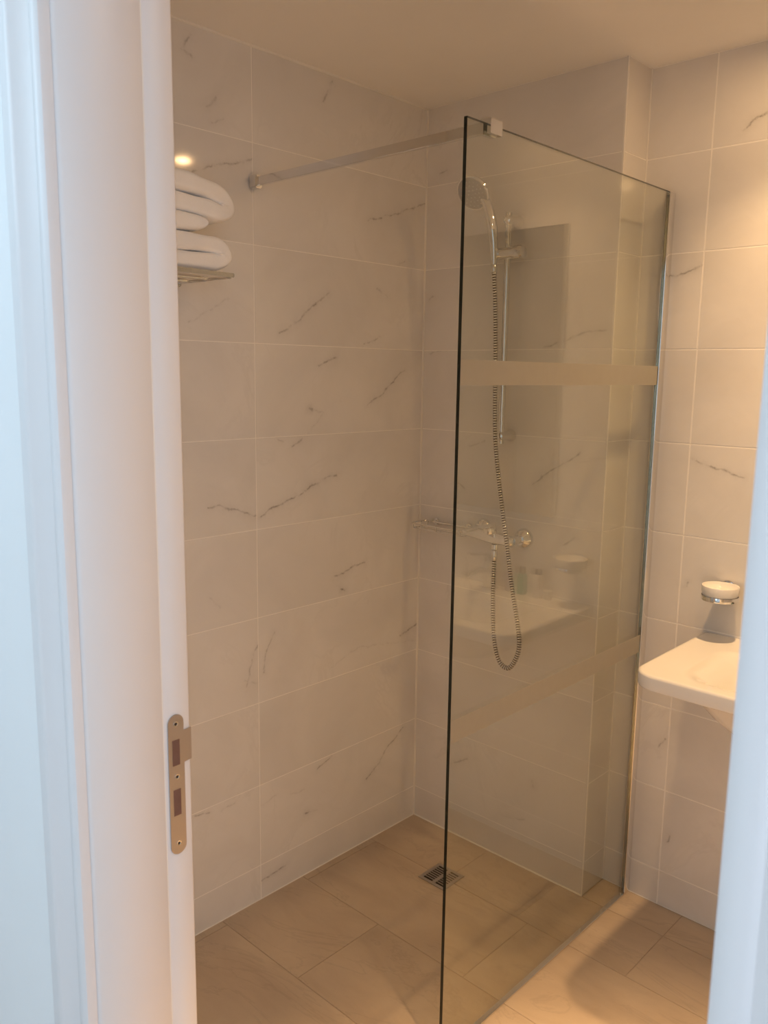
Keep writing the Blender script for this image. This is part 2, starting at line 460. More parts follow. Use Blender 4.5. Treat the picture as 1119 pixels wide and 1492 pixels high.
# tile rows shared by every wall
ROWS = [(0.0, 0.108)] + [(0.108 + 0.25 * k, 0.358 + 0.25 * k) for k in range(8)] + [(2.108, H)]
VEINS = [
    ('A', 0.8, [(-0.596, 1.636), (-0.528, 1.676), (-0.466, 1.725), (-0.412, 1.759)]),
    ('A', 0.8, [(-0.27, 1.62), (-0.204, 1.641)]),
    ('A', 0.8, [(-0.457, 1.554), (-0.383, 1.576)]),
    ('A', 0.8, [(-0.26, 1.974), (-0.158, 2.002), (-0.073, 2.035), (0.015, 2.064)]),
    ('A', 0.6, [(-0.169, 1.761), (-0.217, 1.784)]),
    ('A', 0.7, [(-0.879, 2.003), (-0.796, 2.033), (-0.716, 2.054), (-0.678, 2.07)]),
    ('A', 0.6, [(-0.44, 2.255), (-0.418, 2.287), (-0.405, 2.321)]),
    ('A', 0.6, [(-0.855, 2.264), (-0.884, 2.272), (-0.856, 2.316)]),
    ('A', 0.5, [(-0.814, 2.162), (-0.785, 2.191)]),
    ('A', 0.5, [(-0.801, 2.13), (-0.769, 2.145)]),
    ('A', 0.35, [(-0.882, 1.651), (-0.76, 1.717)]),
    ('A', 0.4, [(-0.144, 1.854), (-0.096, 1.876)]),
    ('A', 0.8, [(-0.837, 1.185), (-0.801, 1.186), (-0.743, 1.169), (-0.671, 1.147)]),
    ('A', 1, [(-0.666, 1.142), (-0.611, 1.166), (-0.528, 1.188), (-0.477, 1.213)]),
    ('A', 0.9, [(-0.477, 1.213), (-0.405, 1.234), (-0.378, 1.235)]),
    ('A', 1.4, [(-0.489, 1.434), (-0.477, 1.43)]),
    ('A', 0.35, [(-0.477, 1.43), (-0.433, 1.42), (-0.494, 1.361)]),
    ('A', 0.8, [(-0.256, 1.44), (-0.187, 1.474), (-0.136, 1.515), (-0.09, 1.544)]),
    ('A', 0.7, [(-0.553, 1.328), (-0.511, 1.349)]),
    ('A', 0.4, [(-0.602, 1.353), (-0.586, 1.346)]),
    ('A', 0.8, [(-0.385, 0.925), (-0.348, 0.929), (-0.309, 0.948), (-0.259, 0.951)]),
    ('A', 1.4, [(-0.362, 0.882), (-0.347, 0.877)]),
    ('A', 0.9, [(-0.09, 0.677), (0.001, 0.697)]),
    ('A', 0.6, [(-0.722, 0.67), (-0.697, 0.757), (-0.68, 0.786)]),
    ('A', 0.6, [(-0.661, 0.695), (-0.653, 0.746), (-0.623, 0.803)]),
    ('A', 0.25, [(-0.403, 0.642), (-0.286, 0.68), (0.003, 0.64)]),
    ('A', 0.3, [(-0.835, 0.946), (-0.807, 0.913)]),
    ('A', 0.7, [(-0.457, 0.331), (-0.395, 0.35)]),
    ('A', 0.8, [(-0.241, 0.22), (-0.184, 0.252), (-0.149, 0.292), (-0.065, 0.344)]),
    ('A', 1, [(-0.679, 0.055), (-0.651, 0.058), (-0.586, 0.066)]),
    ('A', 0.8, [(-0.899, 0.353), (-0.856, 0.343)]),
    ('A', 0.4, [(-0.812, 0.333), (-0.77, 0.338)]),
    ('A', 0.3, [(-0.676, 0.294), (-0.621, 0.304)]),
    ('A', 0.3, [(-0.565, 0.287), (-0.507, 0.285)]),
    ('A', 1.3, [(-0.505, 0.202), (-0.495, 0.2)]),
    ('A', 0.5, [(-0.495, 0.2), (-0.457, 0.197)]),
    ('A', 0.4, [(-0.73, 0.688), (-0.679, 0.667)]),
    ('B', 0.8, [(0.455, 1.613), (0.526, 1.631), (0.574, 1.651), (0.66, 1.66)]),
    ('B', 0.9, [(0.438, 1.218), (0.503, 1.27), (0.545, 1.292), (0.586, 1.321)]),
    ('B', 0.6, [(0.197, 1.312), (0.256, 1.333)]),
    ('B', 0.5, [(0.157, 1.194), (0.185, 1.179)]),
    ('B', 0.6, [(0.551, 1.053), (0.586, 1.081)]),
    ('B', 0.5, [(0.026, 1.597), (0.072, 1.611)]),
    ('B', 0.5, [(0.021, 1.769), (0.039, 1.775)]),
    ('B', 0.8, [(0.161, 0.245), (0.226, 0.284)]),
    ('B', 0.9, [(0.477, 0.3), (0.485, 0.283)]),
    ('B', 0.6, [(0.389, 0.144), (0.455, 0.163)]),
    ('B', 0.7, [(0.05, 2.141), (0.079, 2.149)]),
    ('C', 0.9, [(0.753, 1.804), (0.775, 1.797), (0.811, 1.81), (0.845, 1.824)]),
    ('C', 0.8, [(0.848, 1.318), (0.886, 1.306), (0.928, 1.297), (0.994, 1.28)]),
    ('C', 0.9, [(0.921, 2.14), (0.939, 2.155), (0.954, 2.163), (0.979, 2.173)]),
    ('C', 0.9, [(0.866, 0.968), (0.871, 0.98)]),
    ('C', 0.8, [(0.82, 0.483), (0.835, 0.51)]),
    ('C', 0.8, [(0.869, 0.224), (0.863, 0.208)]),
]
tile_mesh_cache = {}
def tile_mesh(axis, w, h):
    """a glazed tile with softly rounded edges, centred on its face; axis = the direction its face looks along"""
    key = (axis, round(w, 4), round(h, 4))
    if key not in tile_mesh_cache:
        bm = bmesh.new()
        e = 0.0005
        if axis == 'x':
            box(bm, (-TT, -w / 2, -h / 2), (0, w / 2, h / 2))
            top = [ed for ed in bm.edges if all(abs(v.co.x) < 1e-6 for v in ed.verts)]
        else:
            box(bm, (-w / 2, 0, -h / 2), (w / 2, TT, h / 2))
            top = [ed for ed in bm.edges if all(abs(v.co.y) < 1e-6 for v in ed.verts)]
        bmesh.ops.bevel(bm, geom=top, offset=e, segments=2, affect='EDGES')
        me = bpy.data.meshes.new('tile')
        bmesh.ops.recalc_face_normals(bm, faces=bm.faces)
        bm.to_mesh(me); bm.free()
        me.shade_smooth(); me.set_sharp_from_angle(angle=math.radians(50))
        me.materials.append(M['tile0'])
        tile_mesh_cache[key] = me
    return tile_mesh_cache[key]
PLAIN = [marble('marble_tile', [], k + 1) for k in range(4)]
M['tile0'] = PLAIN[0]
tile_count = 0
def tile(parent, wall, axis, u0, u1, z0, z1, plane):
    """one wall tile; u runs along the wall"""
    global tile_count
    tile_count += 1
    j = 0.0018 if wall == 'C' else 0.0013
    w, h = u1 - u0 - 2 * j, z1 - z0 - 2 * j
    cu, cz = (u0 + u1) / 2, (z0 + z1) / 2
    o = bpy.data.objects.new('tile', tile_mesh(axis, w, h))
    COL.objects.link(o)
    o.parent = parent
    o.location = (plane, cu, cz) if axis == 'x' else (cu, plane, cz)
    st = []
    for vw, s, pts in VEINS:
        if vw != wall: continue
        mu = sum(p[0] for p in pts) / len(pts); mz = sum(p[1] for p in pts) / len(pts)
        if not (u0 <= mu <= u1 and z0 <= mz <= z1): continue
        loc = [((0, p[0] - cu, p[1] - cz) if axis == 'x' else (p[0] - cu, 0, p[1] - cz)) for p in pts]
        n = len(loc) - 1
        for i in range(n):
            st.append((loc[i], loc[i + 1], 0.0052 if s < 1.2 else 0.006, s * (VEIN_GAIN if s > 0.4 else VEIN_GAIN * 0.9)))
    mat = marble('veined_marble_tile', st, tile_count) if st else PLAIN[tile_count % 4]
    o.material_slots[0].link = 'OBJECT'
    o.material_slots[0].material = mat
    return o
VEIN_GAIN = 0.8
for z0, z1 in ROWS:
    for y0, y1 in ((-0.679, -0.004), (-1.379, -0.679), (YF + 0.001, -1.379)):
        tile(wall_left, 'A', 'x', y0, y1, z0, z1, 0.0)
    tile(wall_back, 'B', 'y', 0.0, XCH - 0.004, z0, z1, 0.0)
    tile(wall_back, 'D', 'x', 0.004, YC, z0, z1, XCH)
    for x0, x1 in ((XCH, 0.847), (0.847, 1.547), (1.547, XR)):
        tile(wall_back, 'C', 'y', x0, x1, z0, z1, YC)

# floor tiles, 60 x 30, half bond
def floor_tile(x0, x1, y0, y1):
    w, d = x1 - x0 - 2 * J, y1 - y0 - 2 * J
    if w < 0.02 or d < 0.02: return
    bm = boxes(((-w / 2, -d / 2, -0.0035), (w / 2, d / 2, 0)))
    top = [e for e in bm.edges if all(abs(v.co.z) < 1e-6 for v in e.verts)]
    bmesh.ops.bevel(bm, geom=top, offset=0.0006, segments=1, affect='EDGES')
    finish('floor_tile', bm, M['floor'], floor, ((x0 + x1) / 2, (y0 + y1) / 2, 0))
for i, (y0, y1) in enumerate(((YF, -1.42), (-1.42, -1.12), (-1.12, -0.82), (-0.82, -0.52), (-0.52, -0.22), (-0.22, -0.001))):
    first = 0.326 if i % 2 == 1 else 0.026
    xs = [0.0] + [first + 0.6 * k for k in range(4)] + [XR]
    for x0, x1 in zip(xs, xs[1:]): floor_tile(x0, x1, y0, y1)
for x0, x1 in ((XCH + 0.002, 0.926), (0.926, 1.526), (1.526, XR)): floor_tile(x0, x1, -0.001, YC - 0.001)

# white sealant beads in the corners
def bead(name, lo, hi, r):
    bm = bmesh.new(); tube(bm, [lo, hi], r, 8)
    return struct(finish(name, bm, M['edge'] if name == 'trim_7' else M['seal'], smooth=True))
bead('trim_1', (0.0008, -0.0008, 0.002), (0.0008, -0.0008, H), 0.0030)
bead('trim_2', (0.0005, -0.001, H - 0.0005), (0.0005, YF, H - 0.0005), 0.0045)
bead('trim_3', (XCH + 0.0008, YC - 0.0008, 0.002), (XCH + 0.0008, YC - 0.0008, H), 0.0025)
bead('trim_7', (XCH - 0.0047, 0.0047, 0.001), (XCH - 0.0047, 0.0047, H), 0.0048)
bead('trim_4', (0.003, -0.0005, 0.0005), (XCH, -0.0005, 0.0005), 0.0030)
bead('trim_5', (XCH + 0.003, YC - 0.0005, 0.0005), (XR, YC - 0.0005, 0.0005), 0.0012)
bead('trim_6', (0.0005, -0.003, 0.0005), (0.0005, YF, 0.0005), 0.0020)

# ------------------------------------------------------------------ door frame
door = bpy.data.objects.new('door_1', None); COL.objects.link(door); struct(door)
YS = -1.506                    # where the rebate for the leaf begins
# left jamb: lining set back at the leaf rebate
def prism_z(bm, outline, z0, z1):
    loops(bm, [[(x, y, z0) for x, y in outline], [(x, y, z1) for x, y in outline]])
    return bm
def jamb(sx, x):               # sx = +1: faces +x
    f = lambda d: x + sx * d
    bm = bmesh.new()
    pts = [(f(-FRW), YH), (f(-0.006), YH), (f(-0.0035), YH + 0.001), (f(0.0), YH + 0.005), (f(0.0), YS - 0.0028), (f(-0.0022), YS - 0.0012), (f(-0.0028), YS), (f(-0.0022), YS + 0.001),
           (f(-0.0018), YF - 0.003), (f(-0.0048), YF), (f(-FRW), YF)]
    prism_z(bm, pts, 0.0, ZD)
    return bm
finish('jamb', jamb(1, XJ), M['jamb'], door, smooth=True, angle=60)
finish('jamb', jamb(-1, XK), M['jamb'], door, smooth=True, angle=60)
finish('jamb_head', boxes(((XJ - FRW, YH, ZD), (XK + FRW, YF, ZD + FRW)), bev=0.002), M['jamb'], door)
# rubber seal line in the rebate corner
bm = boxes(((XJ - 0.0040, YS - 0.0016, 0.0), (XJ - 0.0014, YS - 0.0002, ZD)))
finish('seal_strip', bm, M['seal'], door)
# hall-side casing with a rounded bead, a flat and a raised bevelled outer moulding
def casing(sx, x):
    f = lambda d: x - sx * d
    pts = [(f(0.004), YH), (f(0.004), YH - 0.008), (f(0.0055), YH - 0.0125), (f(0.010), YH - 0.0150), (f(0.022), YH - 0.0150), (f(0.026), YH - 0.0120), (f(0.028), YH - 0.0105),
           (f(0.058), YH - 0.0155), (f(0.062), YH - 0.0195), (f(0.068), YH - 0.0215), (f(0.074), YH - 0.0210), (f(0.118), YH - 0.0080), (f(0.124), YH - 0.006), (f(0.126), YH)]
    bm = bmesh.new(); prism_z(bm, pts, 0.0, ZD + 0.07)
    return bm
finish('casing', casing(1, XJ), M['jamb'], door, smooth=True, angle=40)
finish('casing', casing(-1, XK), M['jamb'], door, smooth=True, angle=40)
finish('casing_head', boxes(((XJ - 0.004, YH - 0.0165, ZD + 0.004), (XK + 0.004, YH, ZD + 0.07)), bev=0.003), M['jamb'], door)

# strike plate let into the left rebate, lip bent round the edge
sp_x = XJ - 0.0016
zc, yc, hw = 0.9745, -1.4885, 0.0122
bm = bmesh.new()
out = []
for k in range(13): a = math.pi * k / 12; out.append((yc + hw * math.cos(a), zc + 0.0895 + hw * math.sin(a)))
for k in range(13): a = math.pi + math.pi * k / 12; out.append((yc + hw * math.cos(a), zc - 0.0895 + hw * math.sin(a)))
loops(bm, [[(sp_x, y, z) for y, z in out], [(sp_x + 0.0014, y, z) for y, z in out]])
# lip to the frame edge
lip = [(yc + hw - 0.001, zc + 0.076), (YF - 0.0006, zc + 0.0775), (YF - 0.0006, zc + 0.0315), (yc + hw - 0.001, zc + 0.030)]
loops(bm, [[(sp_x, y, z) for y, z in lip], [(sp_x + 0.00135, y, z) for y, z in lip]])
plate = finish('strike_plate', bm, M['satin'], door)
for za, zb in ((zc + 0.029, zc + 0.066), (zc - 0.044, zc - 0.006)):
    bm = boxes(((sp_x + 0.0012, yc - 0.0062, za), (sp_x + 0.0017, yc + 0.0052, zb)))
    finish('latch_hole', bm, M['recess'], plate)
for zz in (zc + 0.0885, zc + 0.0125, zc - 0.0855):
    bm = bmesh.new()
    lathe(bm, [(0.0038, 0), (0.0036, 0.0006), (0.0022, 0.0005), (0.0018, -0.0002), (0.0, -0.0002)], (sp_x + 0.0014, yc, zz), (1, 0, 0), 16)
    s = finish('screw', bm, M['chrome'], plate, smooth=True)
    bm = bmesh.new(); lathe(bm, [(0.0016, 0), (0.0016, 0.0004), (0, 0.0004)], (sp_x + 0.0014, yc, zz), (1, 0, 0), 10)
    finish('screw_socket', bm, M['dark'], plate)

# ------------------------------------------------------------------ glass shower screen
XG, YG0, YG1, ZG = 0.7525, -0.762, YC - 0.006, 2.0125
scr = thing('shower_screen', 'tall clear glass shower screen on the floor, crossed by two frosted bands', 'shower screen', (XG, -0.33, 0))
bm = boxes(((-0.004, YG0 + 0.33, 0.006), (0.004, YG1 + 0.33, ZG)))
pane = finish('glass_pane', bm, [M['glass'], M['glass_edge']], scr)
for p in pane.data.polygons:
    if p.normal.y < -0.5 or p.normal.z > 0.5: p.material_index = 1   # the free vertical edge and the top edge look dark
ch = bmesh.new()
yb, yf = YC + 0.33 - 0.0006, YC + 0.33 - 0.031
chp = [(-0.0068, yb), (-0.0068, yf), (-0.0043, yf), (-0.0043, yb - 0.003), (0.0043, yb - 0.003), (0.0043, yf), (0.0060, yf), (0.0068, yf + 0.0008), (0.0068, yb)]
loops(ch, [[(x, y, 0.0012) for x, y in chp], [(x, y, ZG - 0.001) for x, y in chp]])
finish('wall_channel', ch, M['alu'], scr, smooth=True, angle=60)['label'] = 'polished metal wall channel'
finish('bottom_seal', boxes(((-0.0065, YG0 + 0.33 + 0.002, 0.0004), (0.0065, YC + 0.33 - 0.036, 0.0065)), bev=0.001), M['alu'], scr)
for za, zb in ((0.761, 0.812), (1.513, 1.563)):
    o = finish('frosted_band', boxes(((0.0041, YG0 + 0.33 + 0.0005, za), (0.0046, YC + 0.33 - 0.036, zb))), M['frost'], scr)
    o['label'] = 'frosted horizontal band on the glass'

# support bar from the left wall to the top of the glass
YB, ZB = -0.682, 2.010
bar = thing('support_bar', 'flat chrome support bar from the marble wall to the glass top', 'support bar', (0, YB, ZB))
finish('bar', boxes(((0.012, -0.005, -0.011), (XG - 0.012, 0.005, 0.011)), bev=0.0012), M['chrome'], bar)
bm = boxes(((0.0006, -0.011, -0.0165), (0.030, 0.011, 0.0165)), bev=0.003)
finish('wall_socket', bm, M['chrome'], bar)
bm = bmesh.new()
ou = [(XG - 0.014, -0.0165), (XG - 0.0046, -0.0165), (XG - 0.0046, 0.0030), (XG + 0.0046, 0.0030), (XG + 0.0046, -0.0165), (XG + 0.0135, -0.0165), (XG + 0.0135, 0.0105), (XG + 0.0110, 0.0125), (XG - 0.0115, 0.0125), (XG - 0.014, 0.0105)]
loops(bm, [[(x, -0.019, z) for x, z in ou], [(x, 0.019, z) for x, z in ou]])
finish('glass_clamp', bm, M['chrome'], bar)

# ------------------------------------------------------------------ towel rack and towels
RX, RY1, RY0, RZ = 0.222, -0.905, -1.440, 1.738
rack = thing('towel_rack', 'chrome towel shelf on the left wall under the folded white towels', 'towel rack', (0, -1.17, RZ))
def rb(*specs, bev=0.0018): return boxes(*[((a[0], a[1] + 1.17, a[2] - RZ), (b[0], b[1] + 1.17, b[2] - RZ)) for a, b in specs], bev=bev)
finish('front_rail', rb(((RX - 0.010, RY0, RZ + 0.0030), (RX, RY1, RZ + 0.0125))), M['chrome'], rack)
for y in (RY1 - 0.010, RY0):
    finish('side_rail', rb(((0.006, y, RZ + 0.001), (RX - 0.010, y + 0.010, RZ + 0.0075))), M['chrome'], rack)
for x in (0.05, 0.13):
    bm = bmesh.new(); tube(bm, [(x, RY0 + 1.17 + 0.01, 0.006), (x, RY1 + 1.17 - 0.01, 0.006)], 0.0042, 10)
    finish('shelf_rod', bm, M['chrome'], rack, smooth=True)
for y in (RY1 - 0.005, RY0 + 0.005):
    bm = bmesh.new(); lathe(bm, [(0.009, 0.0006), (0.009, 0.004), (0.007, 0.006), (0.0, 0.006)], (0, y + 1.17, 0.004), (1, 0, 0), 24)
    finish('wall_plate', bm, M['chrome'], rack, smooth=True)

def towel(name, label, path, half, x0, x1, seed):
    """a folded terry towel: its folded strip followed in the y-z plane, rounded out towards both x ends"""
    rnd = random.Random(seed)
    P = spline([(0, y, z) for y, z in path], 5)
    n = len(P)
    hs = [half * (0.8 + 0.2 * min(1, min(i, n - 1 - i) / 2.0)) for i in range(n)]
    nor = []
    for i in range(n):
        t = (P[min(i + 1, n - 1)] - P[max(i - 1, 0)]).normalized()
        nor.append(Vector((0, -t.z, t.y)))
    secs = [(x0, .35), (x0 + .010, .8), (x0 + .025, 1.0), ((x0 + x1) / 2, 1.0), (x1 - .030, 1.0), (x1 - .016, .98), (x1 - .006, .90), (x1 - .001, .66), (x1, .35)]
    bm = bmesh.new()
    rings = []
    for x, s in secs:
        ring = []
        for sgn, order in ((1, range(n)), (-1, range(n - 1, -1, -1))):
            for i in order:
                w = 0.0014 * math.sin(i * 0.9 + x * 40 + seed) + rnd.uniform(-0.0007, 0.0007)
                p = P[i] + nor[i] * (sgn * (hs[i] * s + w * s))
                ring.append((x + 0.003 * math.sin(i * 0.35 + seed) * (1 if s < 0.99 else 0), p.y, p.z))
        rings.append(ring)
    vr = [[bm.verts.new(p) for p in ring] for ring in rings]
    m_ = 2 * n
    for a, c in zip(vr, vr[1:]):
        for k in range(m_): bm.faces.new((a[k], a[(k + 1) % m_], c[(k + 1) % m_], c[k]))
    for ring in (vr[0], vr[-1]):
        for k in range(n - 1): bm.faces.new((ring[k], ring[k + 1], ring[m_ - 2 - k], ring[m_ - 1 - k]))
    o = finish(name, bm, M['towel'], smooth=True, angle=180)
    sub = o.modifiers.new('soft', 'SUBSURF'); sub.levels = sub.render_levels = 2
    return tag(o, label, 'towel', 'folded towels on the chrome rack')
ZT = RZ + 0.0125
towel('folded_towel', 'thick folded white towel at the bottom of the stack, lying on the chrome rack',
      [(-1.39, ZT + 0.0200), (-1.15, ZT + 0.0200), (-0.985, ZT + 0.0205), (-0.938, ZT + 0.0235), (-0.9245, ZT + 0.0375), (-0.936, ZT + 0.0535), (-0.975, ZT + 0.0585), (-1.12, ZT + 0.0575), (-1.40, ZT + 0.0575)], 0.0192, 0.012, 0.219, 1)
towel('folded_towel', 'thick folded white towel on top of the stack, overhanging the one below',
      [(-0.972, ZT + 0.0985), (-1.15, ZT + 0.0990), (-1.385, ZT + 0.0995), (-1.408, ZT + 0.119), (-1.385, ZT + 0.1395), (-1.10, ZT + 0.1395), (-0.985, ZT + 0.1330), (-0.936, ZT + 0.1255), (-0.9155, ZT + 0.1415), (-0.932, ZT + 0.1620), (-0.985, ZT + 0.1745), (-1.08, ZT + 0.1815), (-1.40, ZT + 0.182)], 0.0202, 0.016, 0.222, 2)

# ------------------------------------------------------------------ shower rail, hand shower, hose, mixer
RXX, RYY = 0.352, -0.050
rail = thing('shower_rail', 'vertical chrome shower rail with sliding holder on the back wall', 'shower rail', (RXX, 0, 1.36))
def R_(x, y, z): return (x - RXX, y, z - 1.36)
bm = bmesh.new(); tube(bm, [R_(RXX, RYY, 1.335), R_(RXX, RYY, 1.985)], 0.0095, 20)
finish('rail_bar', bm, M['chrome'], rail, smooth=True)
for z in (1.357, 1.965):
    bm = bmesh.new()
    lathe(bm, [(0.0185, 0.0006), (0.0185, 0.004), (0.0150, 0.010), (0.0135, 0.03), (0.0140, 0.055), (0.0125, 0.062), (0.007, 0.066), (0, 0.067)], R_(RXX, 0, z), (0, -1, 0), 24)
    finish('rail_bracket', bm, M['chrome'], rail, smooth=True)
zs = 1.874
bm = bmesh.new()
lathe(bm, [(0.0, 0.0), (0.010, 0.001), (0.0165, 0.006), (0.0175, 0.014), (0.0165, 0.04), (0.0165, 0.062), (0.0190, 0.070), (0.0195, 0.090), (0.0165, 0.098), (0.0, 0.100)], R_(0.312, -0.058, zs), (1, 0.02, 0), 24)
slider = finish('slider', bm, M['chrome'], rail, smooth=True)

hand = thing('hand_shower', 'chrome hand shower with round grey spray face hanging on the rail', 'hand shower', (0.312, -0.068, zs))
def Hh(x, y, z): return (x - 0.312, y + 0.068, z - zs)
path = spline([Hh(0.324, -0.076, zs - 0.030), Hh(0.323, -0.078, zs + 0.02), Hh(0.319, -0.083, 1.945), Hh(0.311, -0.086, 1.985), Hh(0.296, -0.089, 2.020), Hh(0.280, -0.095, 2.040)], 8)
n = len(path)
rad = [(0.0085 + 0.0065 * min(1, i / (n * .35))) if i < n * .55 else 0.0150 - 0.003 * (i - n * .55) / (n * .45) for i in range(n)]
bm = bmesh.new(); tube(bm, path, rad, 20)
finish('handle', bm, M['chrome'], hand, smooth=True)
HN = Vector((0.02, -0.80, -0.60)).normalized()
HC = Vector(Hh(0.268, -0.104, 2.044))
bm = bmesh.new()
lathe(bm, [(0.0, -0.020), (0.022, -0.019), (0.042, -0.010), (0.0505, 0.001), (0.052, 0.006), (0.0505, 0.010), (0.047, 0.0105), (0, 0.0105)], HC, HN, 40)
finish('spray_head', bm, M['chrome'], hand, smooth=True)
bm = bmesh.new(); lathe(bm, [(0.0465, 0.0107), (0.0455, 0.0125), (0, 0.0130)], HC, HN, 40)
face = finish('spray_face', bm, M['head_face'], hand, smooth=True); face['label'] = 'grey spray face with nozzles'
bm = bmesh.new()
a_ = HN.cross(Vector((0, 0, 1))).normalized(); b_ = HN.cross(a_)
for r, cnt in ((0.012, 6), (0.024, 12), (0.036, 18)):
    for k in range(cnt):
        p = HC + HN * 0.0128 + a_ * (r * math.cos(2 * math.pi * k / cnt)) + b_ * (r * math.sin(2 * math.pi * k / cnt))
        lathe(bm, [(0.0020, 0), (0.0015, 0.0018), (0, 0.0020)], p, HN, 6)
finish('nozzles', bm, M['nozzle'], face)['kind'] = 'stuff'

# ribbed hose
hp = [(0.324, -0.076, 1.838), (0.325, -0.072, 1.80), (0.330, -0.068, 1.703), (0.342, -0.075, 1.547), (0.361, -0.090, 1.348), (0.399, -0.097, 1.152), (0.424, -0.098, 1.034), (0.442, -0.098, 0.935), (0.470, -0.096, 0.807),
      (0.474, -0.094, 0.745), (0.457, -0.093, 0.697), (0.433, -0.091, 0.675), (0.401, -0.089, 0.691), (0.379, -0.086, 0.754), (0.366, -0.080, 0.857), (0.361, -0.075, 0.940), (0.359, -0.072, 1.000)]
cur = spline(hp, 24)
acc = [0.0]
for a, b in zip(cur, cur[1:]): acc.append(acc[-1] + (b - a).length)
pitch, sub = 0.0074, 4
NP = int(acc[-1] / pitch) * sub
pts, rr, k = [], [], 0
for i in range(NP + 1):
    s = acc[-1] * i / NP
    while k < len(acc) - 2 and acc[k + 1] < s: k += 1
    t = (s - acc[k]) / max(1e-9, acc[k + 1] - acc[k])
    pts.append(cur[k].lerp(cur[k + 1], t))
    rr.append((0.0048, 0.0074, 0.0079, 0.0074)[i % sub])
bm = bmesh.new(); tube(bm, [p - Vector((0.40, -0.08, 1.2)) for p in pts], rr, 12)
hose = thing('shower_hose', 'ribbed metal shower hose looping down behind the glass', 'hose', (0.40, -0.08, 1.2))
ht = finish('hose_tube', bm, [M['chrome'], M['hose_groove']], hose, smooth=True, angle=180)
for k, p in enumerate(ht.data.polygons):
    if (k // 12) % 4 in (0, 3): p.material_index = 1
for p0, p1 in (((0.324, -0.076, 1.8435), (0.3245, -0.075, 1.822)), ((0.359, -0.072, 0.990), (0.359, -0.072, 1.0185))):
    bm = bmesh.new()
    a, b = Vector(p0) - Vector((0.40, -0.08, 1.2)), Vector(p1) - Vector((0.40, -0.08, 1.2))
    tube(bm, [a, a.lerp(b, .1), a.lerp(b, .9), b], [0.0080, 0.0095, 0.0095, 0.0080], 16)
    finish('hose_nut', bm, M['chrome'], hose, smooth=True)

mix = thing('shower_mixer', 'chrome wall mixer with lever and two round rosettes', 'mixer tap', (0.34, 0, 1.055))
def X_(x, y, z): return (x - 0.34, y, z - 1.055)
for x, z in ((0.2645, 1.0625), (0.4145, 1.0525)):
    bm = bmesh.new()
    lathe(bm, [(0.0320, 0.0006), (0.0320, 0.003), (0.0300, 0.010), (0.0240, 0.018), (0.0175, 0.0235), (0.0160, 0.026), (0, 0.026)], X_(x, 0, z), (0, -1, 0), 32)
    finish('rosette', bm, M['chrome'], mix, smooth=True)
    bm = bmesh.new()
    tube(bm, [X_(x, -0.026, z), X_(x, -0.045, z), X_(x, -0.066, z - 0.001)], [0.0125, 0.0125, 0.0145], 16)
    finish('inlet_pipe', bm, M['chrome'], mix, smooth=True)
bm = bmesh.new()
lathe(bm, [(0.0, 0.0), (0.012, 0.001), (0.0170, 0.006), (0.0170, 0.035), (0.0185, 0.045), (0.0205, 0.075), (0.0205, 0.100), (0.0185, 0.125), (0.0170, 0.135), (0.0170, 0.163), (0.012, 0.168), (0, 0.169)], X_(0.2555, -0.066, 1.0615), (1, 0, -0.066), 28)
finish('mixer_body', bm, M['chrome'], mix, smooth=True)
bm = bmesh.new()
lathe(bm, [(0.0205, 0.0), (0.0205, 0.010), (0.0190, 0.016), (0.012, 0.020), (0, 0.021)], X_(0.340, -0.070, 1.073), (0, -0.35, 1), 24)
lv = spline([X_(0.340, -0.080, 1.090), X_(0.333, -0.115, 1.089), X_(0.325, -0.150, 1.084), X_(0.320, -0.172, 1.082)], 6)
tube(bm, lv, [(0.014 - 0.004 * i / len(lv), 0.0055 - 0.002 * i / len(lv)) for i in range(len(lv))], 16)
finish('lever', bm, M['chrome'], mix, smooth=True)
bm = bmesh.new(); lathe(bm, [(0.0105, 0), (0.0105, 0.014), (0.0085, 0.016), (0, 0.016)], X_(0.359, -0.071, 1.036), (0, 0, -1), 18)
finish('outlet', bm, M['chrome'], mix, smooth=True)

# ------------------------------------------------------------------ wire soap basket in the corner
bx0, bx1, by0, by1, bzt, bzb = 0.034, 0.247, -0.086, -0.012, 1.060, 1.044
bk = thing('wire_basket', 'small chrome wire soap basket in the shower corner on the back wall', 'soap basket', (0.14, 0, 1.05))
def K_(x, y, z): return (x - 0.14, y, z - 1.05)
def rim(z, r, inset):
    bm = bmesh.new()
    p = rrect(bx0 + inset, bx1 - inset, by0 + inset, by1 - inset, 0.014, 4)
    loop = [K_(x, y, z) for x, y in p]
    fr = loop + loop[:2]
    tube(bm, fr, r, 8, caps=False)
    return bm
finish('top_rim', rim(bzt, 0.0025, 0), M['chrome'], bk, smooth=True)
finish('bottom_rim', rim(bzb, 0.0018, 0.004), M['chrome'], bk, smooth=True)
for k in range(4):
    y = by0 + 0.014 + k * 0.0150
    bm = bmesh.new(); tube(bm, [K_(bx0 + 0.004, y, bzb), K_(bx1 - 0.004, y, bzb)], 0.0013, 8)
    finish('base_wire', bm, M['chrome'], bk, smooth=True)
for x, y in ((bx0 + .012, by0), (bx1 - .012, by0), (bx0 + .012, by1), (bx1 - .012, by1), ((bx0 + bx1) / 2, by0)):
    bm = bmesh.new(); tube(bm, [K_(x, y, bzt), K_(x, y + (0.004 if y == by0 else -0.004), bzb)], 0.0018, 8)
    finish('upright_wire', bm, M['chrome'], bk, smooth=True)
for x in (bx0 + 0.04, bx1 - 0.04):
    bm = bmesh.new(); lathe(bm, [(0.011, 0.0006), (0.011, 0.004), (0.006, 0.006), (0.005, 0.0125), (0, 0.0125)], K_(x, 0, bzt), (0, -1, 0), 16)
    finish('wall_mount', bm, M['chrome'], bk, smooth=True)

